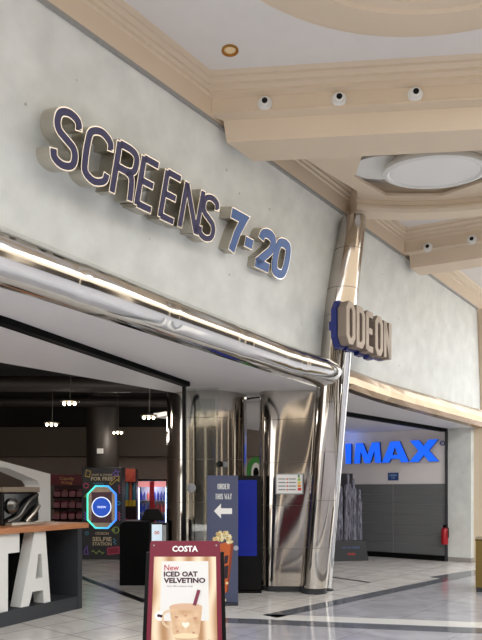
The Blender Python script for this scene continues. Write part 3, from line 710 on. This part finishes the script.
# drinks fridge
fp = at_d(152, 500, 16.4); fr = thing('drinks_fridge', 'glass-fronted lit drinks fridge with a red centre stripe', 'fridge', (fp.x, fp.y, 0))
MB().span((-.38, .5, 0), (.38, .55, 1.85)).build('back_panel', mat('fridge_white', (200, 210, 235), .5), fr)
mb = MB(); mb.span((-.40, 0, 0), (-.36, .55, 1.85)); mb.span((.36, 0, 0), (.40, .55, 1.85)); mb.span((-.4, 0, 1.83), (.4, .55, 1.88)); mb.span((-.4, 0, 0), (.4, .55, .3)); mb.build('cabinet', black, fr)
MB().span((-.355, .03, 1.68), (.355, .1, 1.82)).build('header_light', mat('fridge_header', (230, 150, 150), .4, emit=.5), fr)
for s_ in (-.345, .345): MB().span((s_-.008, .05, .35), (s_+.008, .07, 1.66)).build('light_strip', mat('cool_strip', (210, 225, 255), .4, emit=5), fr)
MB().span((-.06, -.012, .32), (.06, .01, 1.82)).build('centre_stripe', mat('cola_red', (196, 24, 44), .4), fr)
for s_ in (-1, 1): MB().span((s_*.21-.145, .012, .33), (s_*.21+.145, .018, 1.66)).build('door_pane', glass_m, fr)
SHZ = (.42, .72, 1.02, 1.33)
for z0 in SHZ: MB().span((-.355, .1, z0-.02), (.355, .48, z0)).build('shelf', silver_m, fr)
prot = {}
for nm, cl in (('blue', (30, 50, 150)), ('red', (170, 24, 40))):
    o = MB().lathe([(.032, 0), (.034, .01), (.034, .15), (.014, .2), (.014, .23)], n=12).build('drink_bottle', mat('bottle_'+nm, cl, .25, emit=.12), smooth=True); prot[nm] = o
names = ('on the lowest fridge shelf', 'on the second fridge shelf from the bottom', 'on the third fridge shelf from the bottom', 'on the top fridge shelf')
first = {'blue': True, 'red': True}
for r, z0 in enumerate(SHZ):
    for j in range(8):
        nm = 'red' if (r == 2 and j > 3) or (r == 1 and j in (2, 3, 4)) or (r == 3 and j in (2, 3)) else 'blue'
        b = prot[nm] if first[nm] else prot[nm].copy()
        if not first[nm]: C.objects.link(b)
        first[nm] = False; b.location = (fp.x-.30+.086*j, fp.y+.18, z0+.001)
        tag(b, nm+' drink bottle standing '+names[r], 'bottle', nm+' bottles '+names[r])
l = bpy.data.lights.new('fridge_light', 'POINT'); l.energy = 6; l.color = (.8, .85, 1); l.shadow_soft_size = .1; lo = bpy.data.objects.new('fridge_light', l); C.objects.link(lo); lo.location = (fp.x, fp.y+.12, 1.6)

# black desk kiosk, till
kp = floor_at(134, 585.5); kd = thing('black_desk', 'black waist-high desk with rounded top corner', 'desk', (kp.x, kp.y, 0))
hz = 1.6-(522-490)/640*kp.y
P = [(-.24, 0), (.24, 0), (.24, hz), (-.16, hz)]+[(-.16-.08*math.sin(a*PI/12), hz-.08+.08*math.cos(a*PI/12)) for a in range(1, 7)]
MB().prism([P], 0, .7).build('body', blackm, kd); MB().prism([[(p[0]*1.0, p[1]) for p in ((-.17, hz+.001), (.24, hz+.001), (.24, hz+.012), (-.17, hz+.012))]], -.01, .71).build('top', black, kd)
pp = at_d(154, 515, 11.0); tl = thing('till_monitor', 'black angled till monitor on the black desk', 'monitor', (pp.x-.12, pp.y, hz+.015))
ztm = pp.z-(hz+.012)
MB().prism([[(-.12, ztm-.1), (.3, ztm-.1), (.2, ztm+.1), (-.02, ztm+.1)]], 0, .12).build('hood', black, tl, bevel=.008)
MB().span((.05, .02, .012), (.12, .1, ztm-.1)).build('stand', black, tl); MB().span((-.05, .0, 0), (.1, .16, .012)).build('foot', black, tl)
# self-service terminal with lit screen
tp = floor_at(157, 600); tm = thing('ticket_terminal', 'slim black terminal with small lit white screen behind the poster board', 'terminal', (tp.x, tp.y, 0), 0)
ztop = 1.6-(523-490)/640*tp.y
MB().span((-.12, .0, 0), (.14, .22, ztop)).build('body', black, tm, bevel=.01)
sc_ = MB().span((-.075, -.012, ztop-.27), (.075, -.001, ztop-.02)).build('screen', mat('lit_screen', (190, 205, 215), .4, emit=.45), tm)
text('00', 0, ztop-.14, -.014, mat('red_digits', (210, 60, 50), .4), sc_, 'digits', w=.07, h=.05, bold=.02)
MB().span((.085, -.04, ztop-.26), (.135, -.001, ztop-.03)).build('card_reader', silver_m, tm)

# coffee counter with big letters
cd = Vector((.447, .894, 0)); ce = Vector((-2.16, 8.68, 0)); ra = math.atan2(.894, .447)
ct = thing('coffee_counter', 'coffee counter with orange oak top, charcoal frame and big white letters', 'counter', ce, ra)
Mct = Matrix.Translation(ce) @ Matrix.Rotation(ra, 4, 'Z'); Mi = Mct.inverted(); nC = Vector((.894, -.447, 0))
def cxy(px, py, y=0.0): q = Mi @ hit(px, py, ce-nC*y, nC); return q.x, q.z
MB().span((-3.4, -.04, 1.085), (.10, .75, 1.155)).build('worktop', wood, ct, bevel=.006)
MB().span((-3.4, 0, 0), (-.085, .75, .17)).build('plinth', charcoal, ct)
MB().span((-.085, -.005, 0), (0, .75, 1.085)).build('end_panel', charcoal, ct)
MB().span((-.95, .55, .17), (-.086, .6, 1.084)).build('back_panel', blackm, ct)
MB().span((-3.4, .55, .17), (-1.25, .6, 1.084)).build('back_panel', silver_m, ct)
def cpoly(pts, y=.03): return [cxy(px, py, y) for px, py in pts]
A_out = cpoly([(34.5, 534), (45.5, 533), (50.5, 600), (44, 601.5), (43, 589), (32.5, 591), (29, 604.5), (20.5, 606)]); A_in = cpoly([(38.5, 555), (41.5, 554.5), (42.5, 577), (35.5, 578.5)])
# ground the letter on the plinth
def ground(L): zl_ = min(p[1] for p in L); zh = max(p[1] for p in L); return zl_, zh
zl_, zh = ground(A_out); fx = lambda p: (p[0], .171+(p[1]-zl_)*(1.08-.171)/(zh-zl_))
MB().prism([[fx(p) for p in A_out], [fx(p) for p in A_in]], .03, .2).build('letter', white_m, ct)
xT = cxy(19.5, 540, .03)[0]; xs = cxy(8, 580, .03)[0]; wT = .62
MB().prism([[(xT-wT, 1.08), (xT, 1.08), (xT, .85), (xs, .85), (xs, .171), (xs-.22, .171), (xs-.22, .85), (xT-wT, .85)]], .03, .2).build('letter', white_m, ct)
# white gable frame behind the counter
gp = ce-nC*.95
gf = thing('gable_frame', 'white house-shaped gable frame standing behind the coffee counter', 'frame', gp, ra); Mg = (Matrix.Translation(gp) @ Matrix.Rotation(ra, 4, 'Z')).inverted()
def gxy(px, py): q = Mg @ hit(px, py, gp, nC); return q.x, q.z
L = [gxy(50.5, 474), gxy(50.5, 545), gxy(39.5, 545), gxy(40, 485), gxy(37, 480.5), gxy(8, 468), gxy(-40, 462), gxy(-40, 447), gxy(-2, 460)]
zlow = L[1][1]; L[1] = (L[1][0], 0); L[2] = (L[1][0]-(gxy(50.5, 510)[0]-gxy(40, 510)[0]), 0); L[3] = (L[2][0], L[3][1])
MB().prism([L], 0, .3).build('frame', white_m, gf)
# machine on the counter
x0, _ = cxy(3, 510, .35); x1, _ = cxy(39, 510, .35); _, zt_ = cxy(30, 487, .35)
mp_ = Mct @ Vector(((x0+x1)/2, .35, 1.156)); cm = thing('coffee_machine', 'dark glossy coffee machine with chrome curves on the oak counter', 'coffee machine', mp_, ra)
dsteel = mat('dark_steel', (110, 108, 104), .25, .9); hw = (x1-x0)/2; hm = zt_-1.156
MB().span((-hw, 0, 0), (hw, .3, hm*.86)).build('body', mat('gloss_black', (16, 16, 18), .15), cm, bevel=.02)
MB().span((-hw, -.02, hm*.86), (hw, .3, hm)).build('top_tray', mat('tan_tray', (130, 116, 98), .4), cm, bevel=.01)
MB().lathe([(.09, 0), (.1, .03), (.06, .06)], (-hw*.55, -.001, hm*.5), 20, 'y').build('gauge', dsteel, cm, smooth=True)
MB().tube(smooth_path([(-hw*.9, -.04, .05), (-hw*.3, -.05, hm*.25), (hw*.2, -.05, hm*.6), (hw*.8, -.03, hm*.8)], 6), .025, 10).build('steam_pipe', dsteel, cm, smooth=True)
MB().tube(smooth_path([(hw*.1, -.04, .04), (hw*.5, -.05, hm*.3), (hw*.9, -.03, hm*.5)], 6), .03, 10).build('steam_pipe', nickel, cm, smooth=True)
MB().span((-hw*.9, -.12, 0), (hw*.9, 0, .04)).build('drip_tray', nickel, cm, bevel=.005)

# green arched sign glimpsed between the columns
gp_ = at_d(256, 470, 13.5); ga = thing('arched_sign', 'green arched sign with white oval between the two steel columns', 'sign', (gp_.x, gp_.y, 0))
za_ = at_d(256, 456.5, 13.5).z
arch = lambda w_, h_: [(-w_, 0), (w_, 0)]+[(w_*math.cos(a*PI/16), h_-.45+.45*(w_/.22)*math.sin(a*PI/16)) for a in range(17)]
MB().prism([arch(.22, za_)], 0, .06).build('panel', mat('leaf_green', (60, 140, 60), .5), ga)
MB().prism([[(.1*math.cos(a*PI/12), za_-.33+.2*math.sin(a*PI/12)) for a in range(24)]], -.008, -.001).build('oval', whitep, ga)
MB().prism([[(.06*math.cos(a*PI/12), za_-.35+.12*math.sin(a*PI/12)) for a in range(24)]], -.012, -.009).build('dark_oval', blackm, ga)

# ================================================================== MALL OBJECTS
# black totem with blue screen
tp = floor_at(246.5, 592.5); tt = thing('digital_totem', 'tall black digital totem with plain blue screen', 'digital totem', tp, math.radians(0))
wv = .235; th = 1.6+(490-475.5)/640*tp.y
MB().span((-wv, 0, .03), (wv, .1, th)).build('casing', black, tt, bevel=.012); MB().span((-wv, -.06, 0), (wv, .13, .03)).build('base_plate', black, tt)
zs0 = 1.6-(556-490)/640*tp.y; zs1 = 1.6-(480-490)/640*tp.y
MB().span((-.19, -.006, zs0), (.162, -.001, zs1)).build('screen', mat('deep_blue_screen', (12, 30, 122), .25, emit=.22), tt)

# ORDER THIS WAY board
op = floor_at(222.5, 604); ow = thing('direction_board', 'slate blue board reading ORDER THIS WAY with arrow and popcorn', 'sign', op, math.radians(0))
wv = .218; th = 1.6+(490-475.5)/640*op.y
slate = mat('slate_blue_board', (74, 80, 106), .45)
MB().span((-wv, 0, .02), (wv, .035, th)).build('panel', slate, ow, bevel=.004); MB().span((-wv, -.14, 0), (wv, .2, .02)).build('base_plate', charcoal, ow)
def oy(py): return 1.6-(py-490)/640*op.y
def ox(px): return (px-222.5)/640*op.y
GL.update({'T': [('p', [(0, 1), (1, 1)]), ('p', [(.5, 1), (.5, -.08)])], 'H': [('p', [(0, -.08), (0, 1.08)]), ('p', [(1, -.08), (1, 1.08)]), ('p', [(0, .5), (1, .5)])], 'I': [('p', [(.5, -.08), (.5, 1.08)])],
  'W': [('p', [(-.1, 1.08), (.2, -.05), (.5, .62), (.8, -.05), (1.1, 1.08)])], 'A': [('p', [(-.05, -.08), (.5, 1), (1.05, -.08)]), ('p', [(.15, .3), (.85, .3)])], 'Y': [('p', [(-.05, 1.08), (.5, .45), (1.05, 1.08)]), ('p', [(.5, .45), (.5, -.08)])]})
for wd_, cpx, cpy, full in (('ORDER', 223.5, 486.5, .172), ('THIS WAY', 223.5, 496.5, .238)):
    wt = lambda c_: .5 if c_ in 'I ' else 1.35 if c_ == 'W' else 1
    n_ = sum(wt(c_) for c_ in wd_); adv = full/n_; x_ = ox(cpx)-full/2
    for c_ in wd_:
        aw = adv*wt(c_)
        if c_ != ' ': mb = MB(); glyph(mb, c_, x_+.1*aw, oy(cpy)-.038, aw*.8, .076, .0085, -.002, -.0005); mb.build('lettering', whitep, ow)
        x_ += aw
MB().prism([[(ox(214), oy(511)), (ox(221), oy(503.5)), (ox(221), oy(508.3)), (ox(232), oy(508.3)), (ox(232), oy(514)), (ox(221), oy(514)), (ox(221), oy(518.5))]], -.003, -.0005).build('arrow', whitep, ow)
pc = MB().prism([[(ox(219), oy(544)), (ox(231), oy(541)), (ox(226.5), oy(592)), (ox(223), oy(595))]], -.004, -.0005).build('popcorn_box', mat('popcorn_orange', (198, 96, 44), .5), ow)
MB().prism([[(ox(231), oy(541)), (ox(233.5), oy(545)), (ox(228), oy(592)), (ox(226.5), oy(592))]], -.0038, -.0004).build('box_side', mat('popcorn_brown', (140, 60, 34), .5), pc)
for a, b_ in ((556, 563), (566, 578)): MB().prism([[(ox(224.5), oy(a)), (ox(228.5), oy(a-1)), (ox(227.6), oy(b_)), (ox(224.3), oy(b_+1))]], -.005, -.0042).build('box_lettering', mat('dark_print', (44, 30, 40), .5), pc)
pcm = [mat('popcorn_%d' % i, c_, .6) for i, c_ in enumerate(((232, 214, 160), (214, 186, 120), (244, 232, 190)))]
for k in range(40):
    a = random.random(); x_ = 213.5+a*18; hgt = 544-(1-abs(a-.5)*1.3)*random.random()**.6*17
    P = [(ox(x_+(1.7+.7*math.sin(i*2.2+k))*math.cos(2*PI*i/14)), oy(hgt+(1.6+.6*math.cos(i*2.7+k))*math.sin(2*PI*i/14))) for i in range(14)]
    MB().prism([P], -.0045-.0002*(k % 8), -.0005).build('popcorn', pcm[k % 3], pc)
for px, py in ((225, 600), (223, 588), (227, 583)): MB().prism([cir(ox(px), oy(py), .02, 10)], -.0052, -.0046).build('popcorn', pcm[0], pc)
MB().prism([cir(ox(236), oy(548), .035, 14)], -.003, -.0005).build('cup_print', mat('pale_print', (170, 170, 180), .5), ow)

# A-board
AD = 5.15; ap = at_d(185.5, 541, AD); W2 = .315; HB = ap.z
ab = thing('poster_board', 'maroon-framed COSTA poster board advertising an iced drink', 'poster board', (ap.x, ap.y-.16, 0), math.radians(1))
tl_ = .165/HB
def lx(x, y, z): return Vector((x*(1.0+.10*(1-z/HB)), y+tl_*z, z))
class LB(MB):
    def lspan(s, x0, y0, z0, x1, y1, z1): return s.prism([[(x0, z0), (x1, z0), (x1, z1), (x0, z1)]], y0, y1, lx)
fw = .055; hd = .125
W2 = .28
LB().prism([[(-W2, .06), (W2, .06), (W2, HB-.015), (W2-.015, HB), (-W2+.015, HB), (-W2, HB-.015)]], 0, .02, lx).build('panel', maroon, ab)
LB().lspan(-W2-.03, .012, 0, -W2+.005, .05, HB-.09).build('side_leg', black, ab); LB().lspan(W2-.005, .012, 0, W2+.03, .05, HB-.09).build('side_leg', black, ab)
mb = MB(); mb.span((-W2-.03, .52, 0), (-W2, .55, .03)); mb.add([(-W2-.03, .5, 0), (-W2, .5, 0), (-W2, .54, 0), (-W2-.03, .54, 0), (-W2-.03, .2, HB-.1), (-W2, .2, HB-.1), (-W2, .24, HB-.1), (-W2-.03, .24, HB-.1)], [(0, 1, 2, 3), (4, 5, 6, 7), (0, 1, 5, 4), (1, 2, 6, 5), (2, 3, 7, 6), (3, 0, 4, 7)]); mb.build('rear_leg', black, ab)
mb = MB(); mb.add([(W2+.03, .5, 0), (W2, .5, 0), (W2, .54, 0), (W2+.03, .54, 0), (W2+.03, .2, HB-.1), (W2, .2, HB-.1), (W2, .24, HB-.1), (W2+.03, .24, HB-.1)], [(0, 1, 2, 3), (4, 5, 6, 7), (0, 1, 5, 4), (1, 2, 6, 5), (2, 3, 7, 6), (3, 0, 4, 7)]); mb.build('rear_leg', black, ab)
for s_ in (-1, 1): LB().prism([cir(s_*(W2-.03), HB-.035, .007, 10)], -.004, -.0005, lx).build('screw', silver_m, ab)
def ltext(body, x, z, y, m, parent, name, **k):
    o = text(body, x, z, y, m, parent, name, **k)
    for v in o.data.vertices: v.co = lx(v.co.x, v.co.y, v.co.z)
    return o
ltext('COSTA', 0, HB-.062, -.003, whitep, ab, 'header_lettering', w=.205, h=.048, bold=.035)
PX = .245; pt = HB-.125
swirl = bpy.data.materials.new('caramel_swirl'); swirl.use_nodes = True; t = swirl.node_tree; b = t.nodes['Principled BSDF']
tcn = t.nodes.new('ShaderNodeTexCoord'); wv_ = t.nodes.new('ShaderNodeTexWave'); wv_.inputs['Scale'].default_value = 2.2; wv_.inputs['Distortion'].default_value = 6; wv_.inputs['Detail'].default_value = 1; wv_.inputs['Detail Scale'].default_value = .8
r = t.nodes.new('ShaderNodeValToRGB'); r.color_ramp.elements[0].color = lin((176, 132, 92)); r.color_ramp.elements[1].color = lin((236, 212, 182))
t.links.new(tcn.outputs['Object'], wv_.inputs['Vector']); t.links.new(wv_.outputs[0], r.inputs[0]); t.links.new(r.outputs[0], b.inputs['Base Color']); b.inputs['Roughness'].default_value = .45
ps = LB().lspan(-PX, -.003, .16, PX, -.0005, pt).build('poster', swirl, ab)
card = LB().lspan(-.185, -.005, pt-.50, .185, -.0032, pt-.035).build('white_card', mat('card_white', (222, 219, 215), .5), ps)
ink = mat('dark_maroon_ink', (58, 20, 36), .5); nred = mat('new_red_ink', (180, 40, 56), .5)
ltext('New', -.104, pt-.085, -.006, nred, ps, 'lettering', w=.115, h=.045, bold=.01)
ltext('ICED OAT', -.032, pt-.136, -.006, ink, ps, 'lettering', w=.265, h=.042, bold=.045)
ltext('VELVETINO', -.002, pt-.186, -.006, ink, ps, 'lettering', w=.325, h=.042, bold=.045)
ltext('Your silky summer icing', -.04, pt-.232, -.006, ink, ps, 'lettering', w=.2, h=.016)
gx, gz = .01, pt-.39      # glass rim centre
gl = LB().prism([[(gx-.125, gz), (gx+.125, gz), (gx+.105, gz-.2), (gx+.07, gz-.285), (gx-.06, gz-.285), (gx-.095, gz-.2)]], -.007, -.0052, lx).build('glass_print', mat('iced_latte', (190, 146, 106), .5, c2=(226, 198, 164), scale=9), ps)
LB().prism([[(gx+.124*math.cos(a*PI/16), gz+.026*math.sin(a*PI/16)) for a in range(32)]], -.0085, -.0072, lx).build('foam_print', mat('foam_cream', (208, 172, 142), .5), ps)
LB().prism([[(gx+.095*math.cos(a*PI/16), gz-.225+.02*math.sin(a*PI/16)) for a in range(32)]], -.0082, -.0072, lx).build('drink_band_print', mat('pale_latte', (232, 208, 170), .5), ps)
LB().prism(stroke([(gx+.065, gz+.01), (gx+.1, gz+.13)], .026), -.011, -.0088, lx).build('straw_print', mat('straw_maroon', (120, 44, 66), .5), ps)
LB().prism(stroke(smooth_path([(gx-.11, gz-.03), (gx-.165, gz-.05), (gx-.165, gz-.13), (gx-.1, gz-.17)]), .018), -.0085, -.006, lx).build('handle_print', mat('glass_handle', (216, 190, 158), .4), ps)
ht_ = [(gx+.0+.028*(16*math.sin(a)**3)/16, gz-.14+.028*(13*math.cos(a)-5*math.cos(2*a)-2*math.cos(3*a)-math.cos(4*a))/16) for a in [2*PI*i/24 for i in range(24)]]
LB().prism([ht_], -.0088, -.0074, lx).build('heart_print', mat('heart_white', (244, 230, 212), .5), ps)
for hx, hz_, sc_h in ((-.07, -.08, .5), (.07, -.09, .5), (-.06, -.19, .4), (.06, -.2, .4), (.0, -.07, .35)):
    LB().prism([[((p[0]-gx)*sc_h+gx+hx, (p[1]-(gz-.14))*sc_h+gz+hz_) for p in ht_]], -.0088, -.0074, lx).build('heart_print', mat('heart_tan', (186, 134, 110), .5), ps)
for bx, bz in ((.14, -.29), (.175, -.275), (.16, -.31), (.19, -.3)):
    LB().prism([cir(gx+bx, gz+bz, .02, 12)], -.0075, -.005, lx).build('bean_print', mat('bean_brown', (84, 50, 44), .5), ps)
bd = LB().prism([cir(-.185, gz-.07, .038, 24)], -.0075, -.005, lx).build('badge_print', whitep, ps)
LB().prism([cir(-.194, gz-.068, .012, 10)], -.009, -.0076, lx).build('badge_bean_print', ink, ps); LB().prism([cir(-.176, gz-.072, .012, 10)], -.009, -.0076, lx).build('badge_bean_print', ink, ps)
ltext('alpro', -.13, gz-.285, -.0058, mat('alpro_blue', (40, 60, 120), .5), ps, 'lettering', w=.085, h=.03, bold=.01)

# bronze box at right edge
bp_ = floor_at(475.5, 592); bb = thing('bronze_bin', 'bronze-clad waist-high box at the right edge of the marble floor', 'bin', (bp_.x, bp_.y, 0), math.radians(-21))
MB().span((.01, .01, 0), (.59, .59, .07)).build('plinth', rubber, bb); MB().span((0, 0, .07), (.6, .6, .80)).build('body', mat('bronze_metal', (138, 116, 66), .3, .7), bb, bevel=.008); MB().span((-.005, -.005, .80), (.605, .605, .83)).build('lid', mat('bronze_lid', (96, 80, 44), .35, .7), bb, bevel=.004)

# film standee in the bay
sp_ = floor_at(349, 561); sd = thing('film_standee', 'film standee of dark draped figures on a black plinth beside the shutter', 'standee', sp_, math.radians(12))
kx = sp_.y/640
ptz = 1.6-(541-490)*kx*1.0
MB().rings([[Vector((-.5, -.02, 0)), Vector((.46, -.02, 0)), Vector((.46, .6, 0)), Vector((-.5, .6, 0))], [Vector((-.46, .06, ptz)), Vector((.42, .06, ptz)), Vector((.42, .56, ptz)), Vector((-.46, .56, ptz))]]).build('plinth', mat('plinth_black', (34, 36, 40), .45), sd)
def onpl(x, z): return (x, -.02+.08*z/ptz-.004, z)
o = text('ONLY IN CINEMAS', .06, ptz*.66, 0, mat('plinth_blue', (70, 90, 140), .5), sd, 'lettering', w=.44, h=.05, bold=.02)
for v in o.data.vertices: v.co = onpl(v.co.x, v.co.z)
o = text('SOON', .06, ptz*.34, 0, mat('plinth_red', (190, 50, 50), .5), sd, 'lettering', w=.18, h=.06, bold=.02)
for v in o.data.vertices: v.co = onpl(v.co.x, v.co.z)
topz = 1.6+(490-473)*kx
MB().span((-.36, .42, ptz), (.26, .46, topz)).build('back_panel', mat('standee_grey', (58, 58, 66), .6, c2=(36, 36, 42), scale=5), sd)
fig = mat('draped_grey', (170, 170, 188), .4, .2, c2=(26, 26, 36), scale=9, stretch=(3, 3, .6))
for j, (x, y, hgt, wd) in enumerate(((-.31, .3, .86, .075), (-.14, .22, .95, .08), (.04, .18, 1.0, .085), (.21, .26, .92, .075), (.35, .24, .76, .06))):
    H2 = (topz-ptz)*hgt; rs = []
    pr = [(1.0, 0), (.95, .2), (.85, .4), (.8, .55), (.92, .68), (1.0, .78), (.85, .83), (.42, .855), (.36, .875), (.44, .9), (.46, .94), (.38, .975), (.12, 1.0)]
    for r_, h_ in pr:
        amp = .14 if h_ < .7 else .02
        rs.append([Vector((x+wd*r_*(1+amp*math.sin(9*a+j+h_*3))*math.cos(a), y+.75*wd*r_*(1+amp*math.sin(9*a+j+h_*3))*math.sin(a), ptz+H2*h_)) for a in [2*PI*i/36 for i in range(36)]])
    MB().rings(rs).build('draped_figure', fig, sd, smooth=True)
